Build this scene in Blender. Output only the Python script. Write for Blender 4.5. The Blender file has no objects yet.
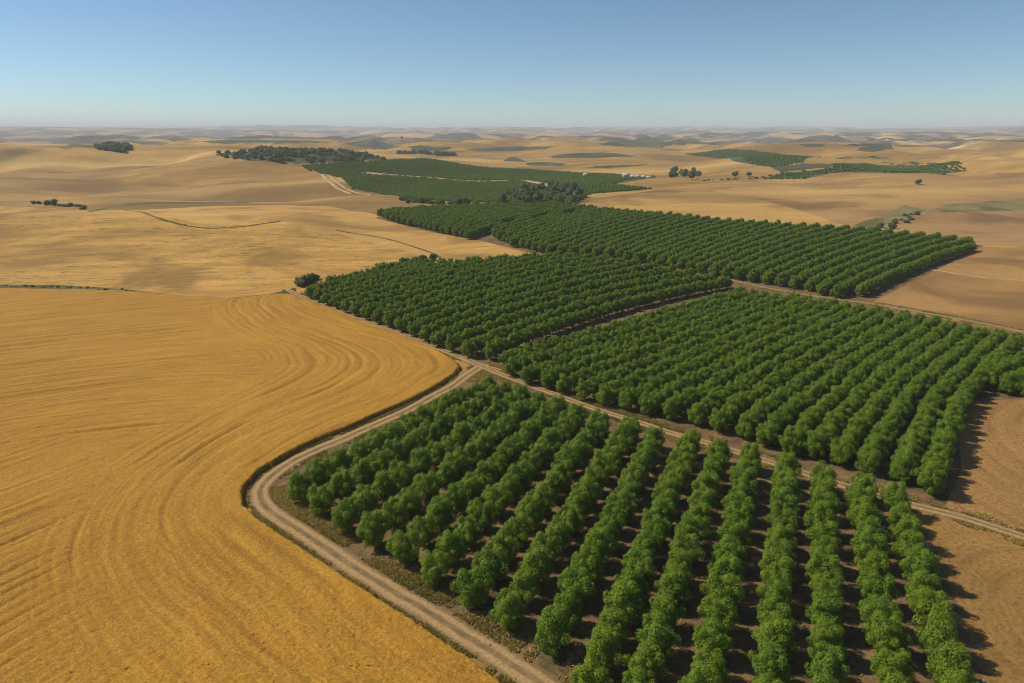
import bpy, math, random
import numpy as np
from mathutils import Vector
from mathutils.geometry import delaunay_2d_cdt

# ------------------------------------------------------------------ camera, sky, sun, exposure
S = bpy.context.scene
COL = S.collection
R = math.radians
H, FPX, PITCH = 55.0, 680.0, math.atan(211.0 / 680.0)
cd = bpy.data.cameras.new("camera"); cam = bpy.data.objects.new("camera", cd); COL.objects.link(cam)
cam.location = (0, 0, H); cam.rotation_euler = (math.pi / 2 - PITCH, 0, 0)
cd.sensor_width = 36; cd.lens = 36 * FPX / 1024; cd.clip_start = 0.5; cd.clip_end = 60000
S.camera = cam

SUN_EL, SUN_AZ = R(43), R(-76)            # azimuth clockwise from +Y
w = bpy.data.worlds.new("World"); S.world = w; w.use_nodes = True
nt = w.node_tree; bg = nt.nodes["Background"]
sky = nt.nodes.new("ShaderNodeTexSky"); sky.sky_type = 'NISHITA'; sky.sun_disc = False
sky.sun_elevation = SUN_EL; sky.sun_rotation = SUN_AZ
sky.altitude = 3500; sky.air_density = 1.1; sky.dust_density = 2.0; sky.ozone_density = 3.0
tn = nt.nodes.new("ShaderNodeMix"); tn.data_type = 'RGBA'; tn.blend_type = 'MULTIPLY'; tn.inputs[0].default_value = 1; tn.inputs[7].default_value = (.84, .955, .94, 1)
nt.links.new(sky.outputs[0], tn.inputs[6]); nt.links.new(tn.outputs[2], bg.inputs[0]); bg.inputs[1].default_value = 0.104
sd = bpy.data.lights.new("sun", 'SUN'); sd.energy = 5.0; sd.angle = R(0.5); sd.color = (1, 0.92, 0.78)
sun = bpy.data.objects.new("sun", sd); COL.objects.link(sun)
to_sun = Vector((math.sin(SUN_AZ) * math.cos(SUN_EL), math.cos(SUN_AZ) * math.cos(SUN_EL), math.sin(SUN_EL)))
sun.rotation_euler = (-to_sun).to_track_quat('-Z', 'Y').to_euler()
vs = S.view_settings; vs.view_transform = 'Standard'; vs.look = 'None'; vs.exposure = 0.03; vs.gamma = 1; vs.use_curve_mapping = False
S.cycles.use_denoising = True; S.cycles.pixel_filter_type = 'BLACKMAN_HARRIS'; S.cycles.filter_width = 1.1
S.cycles.max_bounces = 6; S.cycles.diffuse_bounces = 3; S.cycles.transmission_bounces = 3
S.cycles.volume_bounces = 1
HAZE = 1.15e-4
random.seed(5); rng = np.random.default_rng(5)

# ------------------------------------------------------------------ terrain height
def _h(ix, iy, s):
    n = (ix.astype(np.int64) * 374761393 + iy.astype(np.int64) * 668265263 + s * 974634777) & 0xffffffff
    n = ((n ^ (n >> 13)) * 1274126177) & 0xffffffff
    return ((n ^ (n >> 16)) & 0xffff) / 65535.0
def vnoise(x, y, s=0):
    x = np.asarray(x, float); y = np.asarray(y, float)
    fx, fy = np.floor(x), np.floor(y); tx, ty = x - fx, y - fy
    tx = tx**3 * (tx * (tx * 6 - 15) + 10); ty = ty**3 * (ty * (ty * 6 - 15) + 10)
    a, b = _h(fx, fy, s), _h(fx + 1, fy, s); c, d = _h(fx, fy + 1, s), _h(fx + 1, fy + 1, s)
    return (a + (b - a) * tx) * (1 - ty) + (c + (d - c) * tx) * ty * 1.0
def sm(a, b, x):
    t = np.clip((x - a) / (b - a), 0, 1); return t * t * (3 - 2 * t)
HILLS = [(-235, 400, 150, 95, 12), (-330, 640, 260, 70, -7), (-620, 1080, 420, 230, 25), (-250, 1000, 160, 150, 12),
         (-1300, 1700, 700, 350, 20), (360, 700, 260, 110, 9), (130, 820, 150, 60, -3), (620, 900, 200, 150, 14),
         (190, 1650, 300, 200, 24), (700, 1500, 400, 220, 16), (1500, 2200, 700, 400, 30), (-380, 1750, 260, 160, 22),
         (-900, 2700, 600, 300, 26), (500, 2900, 500, 300, 26), (-4800, 7200, 2600, 900, 75), (2800, 4200, 1400, 600, 24),
         (-150, 2600, 200, 200, 14), (-330, 860, 190, 110, 9), (-700, 820, 160, 90, 10), (-950, 1250, 260, 140, 16), (830, 620, 160, 80, 8), (-90, 1500, 300, 120, -6), (900, 1150, 230, 90, 12), (-520, 560, 140, 60, 6)]
def height(x, y):
    x = np.asarray(x, float); y = np.asarray(y, float)
    r = np.hypot(x, y); z = np.zeros_like(r)
    for cx, cy, sx, sy, a in HILLS:
        z += a * np.exp(-((x - cx) / sx) ** 2 - ((y - cy) / sy) ** 2)
    m = sm(480, 1500, r)
    side = np.maximum(.35 + .65 * sm(.16, .42, np.abs(np.arctan2(x, y) - .02)), sm(1400, 2000, r)); z += m * side * 42 * (vnoise(x / 330 + 3, y / 260 + 8, 1) - .5)
    z += sm(300, 900, r) * 15.0 * side * (vnoise(x / 130, y / 90, 2) - .5) + sm(650, 1200, r) * side * 50 * (vnoise(x / 165 + 7, y / 230, 22) - .5) + sm(700, 1300, r) * side * 12 * (vnoise(x / 60, y / 110, 24) - .5) + sm(240, 420, r) * 5.5 * (1 - sm(-110, -30, x)) * (vnoise(x / 62, y / 60, 23) - .5)
    m2 = sm(1300, 5000, r)
    z += m2 * 58 * (vnoise(x / 1150, y / 900 + 5, 3) - .45) + m2 * 26 * (vnoise(x / 420, y / 360, 4) - .5)
    z += sm(6000, 15000, r) * (50 + 75 * (vnoise(x / 5200 + 1.3, y / 5200, 6) - .4))
    lim = 27 + .0042 * r; t = (lim - z) / 6.0
    z = np.where(t > 30, z, lim - 6.0 * np.log1p(np.exp(np.minimum(t, 30))))
    return z + sm(6500, 13000, r) * 150 * (vnoise(x / 3300 + 9.2, y / 2600, 31) * .7 + .3 * vnoise(x / 1300, y / 1500, 32) - .35)

cp, sp = math.cos(PITCH), math.sin(PITCH)
_T = np.geomspace(35, 30000, 1500)
def pix(px, py):
    """world point on the terrain seen in that direction"""
    u = (px - 512) / FPX; v = (py - 341.5) / FPX
    d = np.array([u, cp - v * sp, -(sp + v * cp)])
    P = d[None] * _T[:, None]
    f = H + P[:, 2] - height(P[:, 0], P[:, 1])
    k = np.argmax(f < 0)
    if f[k] >= 0: k = len(_T) - 1
    a, b = _T[max(k - 1, 0)], _T[k]
    for _ in range(25):
        c = (a + b) / 2; q = d * c
        if H + q[2] < float(height(q[0], q[1])): b = c
        else: a = c
    return np.array([d[0] * b, d[1] * b])
def trace(pts, closed=True, step=14):
    out = []; n = len(pts)
    for i in range(n if closed else n - 1):
        a, b = np.array(pts[i], float), np.array(pts[(i + 1) % n], float)
        k = max(1, int(np.hypot(*(b - a)) / step))
        for j in range(k): out.append(pix(*(a + (b - a) * j / k)))
    if not closed: out.append(pix(*pts[-1]))
    return np.array(out)
def catmull(P, step=2.0):
    P = np.array(P, float); out = []
    Q = np.vstack([2 * P[0] - P[1], P, 2 * P[-1] - P[-2]])
    for i in range(1, len(Q) - 2):
        L = np.hypot(*(Q[i + 1] - Q[i])); k = max(1, int(L / step))
        for j in range(k):
            t = j / k
            out.append(.5 * (2 * Q[i] + (Q[i + 1] - Q[i - 1]) * t + (2 * Q[i - 1] - 5 * Q[i] + 4 * Q[i + 1] - Q[i + 2]) * t * t + (3 * Q[i] - Q[i - 1] - 3 * Q[i + 1] + Q[i + 2]) * t**3))
    out.append(P[-1]); return np.array(out)
def inside(x, y, poly):
    c = np.zeros(np.shape(x), bool); n = len(poly)
    for i in range(n):
        x1, y1 = poly[i]; x2, y2 = poly[(i + 1) % n]
        if y1 == y2: continue
        c ^= ((y1 > y) != (y2 > y)) & (x < (x2 - x1) * (y - y1) / (y2 - y1) + x1)
    return c
def dist_line(x, y, L):
    d = np.full(np.shape(x), 1e9)
    for i in range(len(L) - 1):
        ax, ay = L[i]; bx, by = L[i + 1]; dx, dy = bx - ax, by - ay
        t = np.clip(((x - ax) * dx + (y - ay) * dy) / (dx * dx + dy * dy + 1e-9), 0, 1)
        d = np.minimum(d, np.hypot(x - ax - t * dx, y - ay - t * dy))
    return d

# ------------------------------------------------------------------ materials
class NB:
    def __init__(s, name):
        s.m = bpy.data.materials.new(name); s.m.use_nodes = True; s.t = s.m.node_tree
        s.b = s.t.nodes["Principled BSDF"]; s.b.inputs["Roughness"].default_value = 0.9
        s.b.inputs["Specular IOR Level"].default_value = 0.15
    def n(s, k, **kw):
        o = s.t.nodes.new(k)
        for a, b in kw.items(): setattr(o, a, b)
        return o
    def l(s, a, b): s.t.links.new(a, b)
    def pos(s, sx=1, sy=1, rot=0, off=(0, 0)):
        g = s.n("ShaderNodeNewGeometry"); m = s.n("ShaderNodeMapping", vector_type='TEXTURE')
        m.inputs["Rotation"].default_value = (0, 0, rot); m.inputs["Scale"].default_value = (sx, sy, 1 if sx == sy == 1 else max(sx, sy))
        m.inputs["Location"].default_value = (off[0], off[1], 0)
        s.l(g.outputs["Position"], m.inputs["Vector"]); return m.outputs[0]
    def noise(s, v, scale, detail=4, rough=.55, dist=0):
        o = s.n("ShaderNodeTexNoise"); s.l(v, o.inputs["Vector"])
        o.inputs["Scale"].default_value = scale; o.inputs["Detail"].default_value = detail
        o.inputs["Roughness"].default_value = rough; o.inputs["Distortion"].default_value = dist
        return o.outputs["Fac"]
    def ramp(s, f, *st):
        o = s.n("ShaderNodeValToRGB"); e = o.color_ramp.elements
        while len(e) < len(st): e.new(0.5)
        for i, (p, c) in enumerate(st):
            e[i].position = p; e[i].color = (*c, 1) if not isinstance(c, (int, float)) else (c, c, c, 1)
        s.l(f, o.inputs[0]); return o.outputs[0]
    def mix(s, f, a, b, mode='MIX'):
        o = s.n("ShaderNodeMix", data_type='RGBA', blend_type=mode)
        for i, x in ((0, f), (6, a), (7, b)):
            if isinstance(x, (int, float)): o.inputs[i].default_value = x
            elif isinstance(x, tuple): o.inputs[i].default_value = (*x, 1)
            else: s.l(x, o.inputs[i])
        return o.outputs[2]
    def math(s, op, a, b=0):
        o = s.n("ShaderNodeMath", operation=op)
        for i, x in ((0, a), (1, b)):
            if isinstance(x, (int, float)): o.inputs[i].default_value = x
            else: s.l(x, o.inputs[i])
        return o.outputs[0]
    def attr(s, name, kind='GEOMETRY'):
        return s.n("ShaderNodeAttribute", attribute_name=name, attribute_type=kind).outputs["Fac"]
    def wave(s, v, scale, dist=1, dscale=1, typ='BANDS', detail=2):
        o = s.n("ShaderNodeTexWave", wave_type=typ); o.inputs["Scale"].default_value = scale
        if typ == 'RINGS': o.rings_direction = 'Z'
        o.inputs["Distortion"].default_value = dist; o.inputs["Detail Scale"].default_value = dscale; o.inputs["Detail"].default_value = detail
        s.l(v, o.inputs["Vector"]); return o.outputs["Fac"]
    def out(s, col, bump=None, bd=.1, strength=.6, rough=None, k=.86):
        if not isinstance(col, tuple): col = s.mix(1.0, col, (k, k, k), 'MULTIPLY')
        s.l(col, s.b.inputs["Base Color"]) if not isinstance(col, tuple) else setattr(s.b.inputs["Base Color"], 'default_value', (*col, 1))
        if bump is not None:
            o = s.n("ShaderNodeBump"); o.inputs["Distance"].default_value = bd; o.inputs["Strength"].default_value = strength
            s.l(bump, o.inputs["Height"]); s.l(o.outputs[0], s.b.inputs["Normal"])
        return s.m
G_ = lambda *c: c
def field_mat(name, light, dark, streak=(30, 6), rot=0, fleck=None, fs=.5, patch=.004, furrow=None, furrow_rot=0, bump=.15, pale=None, scr=0):
    b = NB(name); p = b.pos()
    big = b.noise(p, patch, 5, .55, .4); c = b.mix(b.ramp(big, (.32, 0.0), (.68, 1.0)), dark, light)
    st = b.noise(b.pos(streak[0], streak[1], rot), 1.0, 4, .6, .3)
    c = b.mix(b.ramp(st, (.35, .55), (.62, 0.0)), c, tuple(x * .62 for x in dark))
    br = b.noise(b.pos(1, 1, rot, (300, 500)), patch * 1.7, 5, .6, .8); c = b.mix(b.ramp(br, (.48, 0.0), (.60, .8)), c, tuple(x * .5 for x in dark))
    if scr: c = b.mix(b.ramp(b.noise(b.pos(1, 1, 0, (-300, 200)), .0042, 6, .62, .6), (.60, 0.0), (.65, .85)), c, (.07, .075, .04))
    if scr:
        c = b.mix(b.ramp(b.noise(b.pos(90, 14, .15, (70, 10)), 1.0, 5, .65, .6), (.47, 0.0), (.60, .6)), c, (.24, .14, .045))
        c = b.mix(b.ramp(b.noise(b.pos(22, 9, -.2, (5, 3)), 1.0, 5, .7, .6), (.54, 0.0), (.66, .5)), c, (.19, .125, .05))
    if pale: c = b.mix(b.ramp(b.noise(b.pos(streak[0] * 3, streak[1] * 2.5, rot, (40, 70)), 1.0, 3), (.5, 0.0), (.68, .7)), c, pale)
    fine = b.noise(p, fs, 5, .7); c = b.mix(b.ramp(fine, (.3, .32), (.6, 0.0)), c, tuple(x * .45 for x in dark))
    if fleck:
        f = b.noise(b.pos(7, 2.0, rot), .8, 5, .7, .8); c = b.mix(b.ramp(f, (.52, 0.0), (.64, .85)), c, fleck)
    h = fine
    if furrow:
        wv = b.wave(b.pos(1, 1, furrow_rot), furrow, 1.2, .15); c = b.mix(b.ramp(wv, (.1, .16), (.7, 0.0)), c, tuple(x * .5 for x in dark))
    return b.out(c, h, .25, bump)
M = {}
M['grassland'] = field_mat('dry_grassland', (.64, .375, .09), (.40, .22, .055), (170, 60), .3, None, .25, .0022, pale=(.72, .46, .15), scr=1)
def far_mat():
    b = NB('far_hills'); p = b.pos()
    c = b.mix(b.ramp(b.noise(p, .0011, 5, .6, .5), (.38, 0.0), (.6, 1.0)), (.26, .155, .07), (.60, .37, .15))
    c = b.mix(b.ramp(b.noise(b.pos(1, 1, 0, (900, 200)), .0019, 6, .62, 1.0), (.43, 0.0), (.50, .92)), c, (.05, .06, .045))
    c = b.mix(b.ramp(b.noise(b.pos(1, 2.2, .3, (300, 200)), .0009, 5, .6, 1.0), (.55, 0.0), (.62, .85)), c, (.07, .07, .05))
    c = b.mix(b.ramp(b.noise(b.pos(1, 1, 0, (-900, 1200)), .004, 5, .6, .5), (.55, 0.0), (.66, .7)), c, (.62, .45, .26))
    return b.out(c)
M['far'] = far_mat()
M['stubble_left'] = field_mat('stubble_hill', (.74, .42, .10), (.54, .295, .065), (60, 7), .12, (.20, .125, .045), .7, .009, bump=.5)
M['gold_band'] = field_mat('golden_field', (.74, .43, .12), (.60, .335, .09), (50, 5), .5, None, .6, .01)
M['gold_right'] = field_mat('golden_slope', (.70, .41, .12), (.52, .30, .085), (120, 30), -.2, None, .4, .006)
M['brown_slope'] = field_mat('brown_slope', (.56, .33, .11), (.38, .215, .075), (140, 35), .1, None, .4, .005, pale=(.66, .41, .13))
M['ploughed'] = field_mat('ploughed_earth', (.52, .29, .095), (.44, .24, .08), (40, 25), .9, None, 1.0, .01, furrow=.33, furrow_rot=R(-35), bump=.6)
M['tan_field'] = field_mat('tan_field', (.50, .30, .11), (.40, .225, .085), (90, 15), 0, None, .6, .008)
M['olive'] = field_mat('olive_pasture', (.34, .28, .10), (.25, .21, .075), (40, 9), 0, (.08, .09, .03), .5, .02)
M['weeds'] = field_mat('weedy_strip', (.30, .22, .085), (.12, .115, .038), (14, 3), .6, (.06, .08, .02), .9, .05, bump=.5)
M['crop_green'] = field_mat('green_crop', (.12, .16, .055), (.09, .13, .045), (60, 10), .2, None, .35, .006)
M['scrub'] = field_mat('dark_scrub', (.15, .14, .06), (.075, .09, .04), (50, 20), 0, None, .2, .01)
M['brown_patch'] = field_mat('brown_hollow', (.27, .17, .075), (.19, .12, .055), (60, 20), 0, None, .3, .006)
M['pale'] = field_mat('bare_track', (.62, .45, .24), (.52, .36, .18), (8, 3), 0, None, .9, .05)
M['soil_under'] = field_mat('bare_soil', (.30, .19, .095), (.22, .14, .07), (14, 4), 0, None, 1.2, .03)
def ring_field(name, cx, cy, light, dark):
    b = NB(name); p = b.pos()
    c = b.mix(b.ramp(b.noise(p, .05, 5, .6), (.35, 0.0), (.65, 1.0)), dark, light)
    wv = b.wave(b.pos(1, 1, 0, (cx, cy)), .075, 9, .05, 'RINGS', 3)
    c = b.mix(b.math('MULTIPLY', b.ramp(wv, (.0, .38), (.3, 0.0)), b.ramp(b.noise(p, .09, 3), (.4, 0.0), (.6, 1.0))), c, tuple(x * .5 for x in dark))
    c = b.mix(b.ramp(b.wave(b.pos(1, 1, 0, (cx + 1, cy)), .33, 12, .1, 'RINGS', 3), (.05, .15), (.5, 0.0)), c, tuple(x * .5 for x in dark))
    fine = b.noise(p, 1.8, 6, .8); c = b.mix(b.ramp(fine, (.34, .8), (.56, 0.0)), c, tuple(x * .35 for x in dark))
    return b.out(c, b.mix(.5, fine, wv), .25, .6)
def orchard_floor():
    b = NB('orchard_soil'); p = b.pos()
    c = b.mix(b.ramp(b.noise(p, .25, 5, .65), (.36, 0.0), (.62, 1.0)), (.15, .09, .04), (.30, .185, .08))
    c = b.mix(b.ramp(b.noise(b.pos(1, 1, 0, (31, 9)), .16, 5, .7), (.52, 0.0), (.66, .8)), c, (.075, .085, .028))
    f = b.noise(p, 3.0, 5, .75); c = b.mix(b.ramp(f, (.3, .7), (.55, 0.0)), c, (.045, .032, .02))
    return b.out(c, f, .2, .7)
M['orchard'] = orchard_floor()
def road_mat():
    b = NB('packed_dirt'); p = b.pos(); u = b.attr('across')
    c = b.mix(b.ramp(b.noise(p, .35, 5, .6), (.3, 0.0), (.7, 1.0)), (.24, .14, .058), (.36, .22, .09))
    uu = b.math('ADD', u, b.math('MULTIPLY', b.math('SUBTRACT', b.noise(p, .12, 3), .5), .25))
    rut = b.ramp(uu, (.12, 0.0), (.22, 1.0), (.34, 1.0), (.42, 0.0), (.58, 0.0), (.66, 1.0), (.78, 1.0), (.9, 0.0))
    c = b.mix(b.math('MULTIPLY', rut, .8), c, (.52, .34, .15))
    mid = b.ramp(uu, (.38, 0.0), (.46, 1.0), (.54, 1.0), (.62, 0.0)); c = b.mix(b.math('MULTIPLY', mid, b.ramp(b.noise(b.pos(1, 1, 0, (9, 9)), .5, 4), (.45, 0.0), (.6, .7))), c, (.13, .12, .045))
    fine = b.noise(p, 2.5, 6, .8)
    c = b.mix(b.ramp(fine, (.33, .75), (.55, 0.0)), c, (.13, .085, .05))
    edge = b.ramp(uu, (.0, 1.0), (.12, 0.0), (.88, 0.0), (1.0, 1.0))
    c = b.mix(b.math('MULTIPLY', edge, b.noise(p, .8, 4)), c, (.10, .10, .04))
    return b.out(c, b.mix(.5, fine, b.math('SUBTRACT', 1.0, rut)), .12, .7)
M['road'] = road_mat()
def wheat_mat():
    b = NB('ripe_wheat'); p = b.pos()
    c = b.mix(b.ramp(b.noise(p, .02, 5, .6, .3), (.34, 0.0), (.66, 1.0)), (.405, .195, .018), (.53, .272, .032))
    c = b.mix(b.ramp(b.attr('line'), (.2, 0.0), (.9, .62)), c, (.22, .10, .018))
    def streak(name):
        sx = b.n("ShaderNodeSeparateXYZ"); b.l(b.pos(), sx.inputs[0]); cx_ = b.n("ShaderNodeCombineXYZ")
        b.l(b.math('MULTIPLY', b.attr(name), 1.5), cx_.inputs[0]); b.l(b.math('MULTIPLY', sx.outputs[0], .07), cx_.inputs[1]); b.l(b.math('MULTIPLY', sx.outputs[1], .07), cx_.inputs[2])
        return b.noise(cx_.outputs[0], 1.0, 3, .6)
    st = b.mix(b.attr('w_low'), b.mix(b.attr('w_road'), streak('d_mid'), streak('d_road')), streak('d_low'))
    c = b.mix(b.ramp(st, (.36, .5), (.5, 0.0)), c, (.27, .13, .02)); c = b.mix(b.ramp(st, (.52, 0.0), (.68, .45)), c, (.66, .37, .06))
    f = b.noise(p, 3.2, 5, .8); c = b.mix(b.ramp(f, (.36, .75), (.56, 0.0)), c, (.27, .125, .02))
    g = b.noise(b.pos(1, 1, 0, (11, 3)), 4.2, 3, .8); c = b.mix(b.ramp(g, (.52, 0.0), (.68, .7)), c, (.74, .42, .06))
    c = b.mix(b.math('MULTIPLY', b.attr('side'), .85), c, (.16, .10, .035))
    return b.out(c, f, .16, .7)
M['wheat'] = wheat_mat()
def leaf_mat(name, base, light, tr=.35):
    b = NB(name); r = b.attr('tint'); oi = b.n("ShaderNodeObjectInfo").outputs["Random"]
    c = b.mix(r, base, light)
    c = b.mix(b.math('MULTIPLY', oi, .5), c, tuple(x * y for x, y in zip(light, (1.15, .95, .8))))
    b.b.inputs["Roughness"].default_value = .55; b.b.inputs["Specular IOR Level"].default_value = .25
    b.l(c, b.b.inputs["Base Color"])
    t = b.n("ShaderNodeBsdfTranslucent"); b.l(b.mix(.5, c, (.14, .19, .015)), t.inputs[0])
    ms = b.n("ShaderNodeMixShader"); ms.inputs[0].default_value = tr
    b.l(b.b.outputs[0], ms.inputs[1]); b.l(t.outputs[0], ms.inputs[2])
    b.l(ms.outputs[0], b.t.nodes["Material Output"].inputs[0]); return b.m
M['leaf'] = leaf_mat('orchard_leaf', (.075, .150, .008), (.210, .325, .018))
M['leaf_dark'] = leaf_mat('dark_leaf', (.06, .10, .035), (.125, .175, .06), .25)
M['grass'] = leaf_mat('verge_blade', (.12, .16, .03), (.48, .36, .12), .3)
def bark():
    b = NB('bark'); f = b.noise(b.pos(), 6, 4); return b.out(b.mix(f, (.10, .075, .05), (.22, .17, .12)), f, .05)
M['bark'] = bark()
def plain(name, c, sc=1.5):
    b = NB(name); f = b.noise(b.pos(), sc, 4); return b.out(b.mix(f, tuple(x * .8 for x in c), c), f, .02, .3)
M['white'] = plain('white_render', (.66, .62, .54)); M['roofing'] = plain('pale_roof', (.55, .50, .45)); M['door'] = plain('door_paint', (.15, .13, .11))

# ------------------------------------------------------------------ mesh helpers
def mesh_np(name, V, F, mat, parent=None, attrs=None, smooth=False, loc=None):
    me = bpy.data.meshes.new(name); V = np.asarray(V, np.float32); F = np.asarray(F, np.int32); k = F.shape[1]
    me.vertices.add(len(V)); me.vertices.foreach_set("co", V.ravel())
    me.loops.add(F.size); me.loops.foreach_set("vertex_index", F.ravel())
    me.polygons.add(len(F)); me.polygons.foreach_set("loop_start", np.arange(len(F), dtype=np.int32) * k)
    me.update(calc_edges=True)
    if smooth: me.polygons.foreach_set("use_smooth", np.ones(len(F), bool))
    for a, (dom, vals) in (attrs or {}).items():
        at = me.attributes.new(a, 'FLOAT', dom); at.data.foreach_set("value", np.asarray(vals, np.float32))
    me.materials.append(mat)
    o = bpy.data.objects.new(name, me); COL.objects.link(o)
    if parent: o.parent = parent
    if loc is not None: o.location = loc
    return o
def tag(o, label=None, cat=None, group=None, kind=None):
    for k, v in (('label', label), ('category', cat), ('group', group), ('kind', kind)):
        if v: o[k] = v
    return o

# ------------------------------------------------------------------ outlines traced on the ground
wheat_px = [(292, 296), (304, 300), (329, 309), (353, 320), (378, 328), (402, 337), (426, 347), (446, 357), (457, 364), (461, 369), (458, 374),
            (451, 380), (435, 390), (406, 405), (376, 418), (347, 431), (318, 442), (289, 457), (262, 473), (249, 485), (243, 499), (250, 514), (274, 532),
            (303, 551), (340, 576), (380, 602), (440, 640), (499, 683), (570, 738)]
wheat_right = catmull([pix(*p) for p in wheat_px], 1.5)
top_px = [(-260, 290), (-100, 288), (0, 290), (60, 291), (130, 293), (190, 298), (235, 300), (270, 296)]
wheat_top = catmull([pix(*p) for p in top_px], 5)
WHEAT = np.vstack([wheat_top, wheat_right, [[24, 28], [30, 12], [-60, 8], [-330, 130]]])
road1_px = [(288, 290), (298, 295), (318, 302), (345, 313), (372, 323), (398, 332), (424, 343), (447, 352), (466, 360), (480, 365), (500, 371)]
road2_px = [(462, 357), (480, 366), (500, 374), (521, 382), (551, 393), (589, 407), (617, 416), (644, 424), (671, 433), (704, 442), (737, 452), (766, 461), (801, 472),
            (838, 484), (878, 496), (911, 505), (937, 511), (964, 518), (1024, 537), (1120, 568), (1300, 625)]
road3_px = [(700, 273), (740, 282), (768, 288), (809, 295), (851, 301), (870, 303.5), (906, 310), (951, 317.5), (990, 325), (1024, 332), (1100, 349), (1300, 392)]
lower_px = [(484, 364), (468, 374), (452, 386), (430, 398), (406, 411), (376, 424), (347, 437), (318, 449), (290, 463), (268, 479), (259, 492), (264, 505), (283, 520), (318, 543),
            (353, 567), (396, 594), (440, 620), (499, 657), (540, 684), (600, 724), (660, 764)]
RO = {k: catmull([pix(*p) for p in v], 2) for k, v in dict(road1=road1_px, road2=road2_px, road3=road3_px, lower=lower_px).items()}

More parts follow.
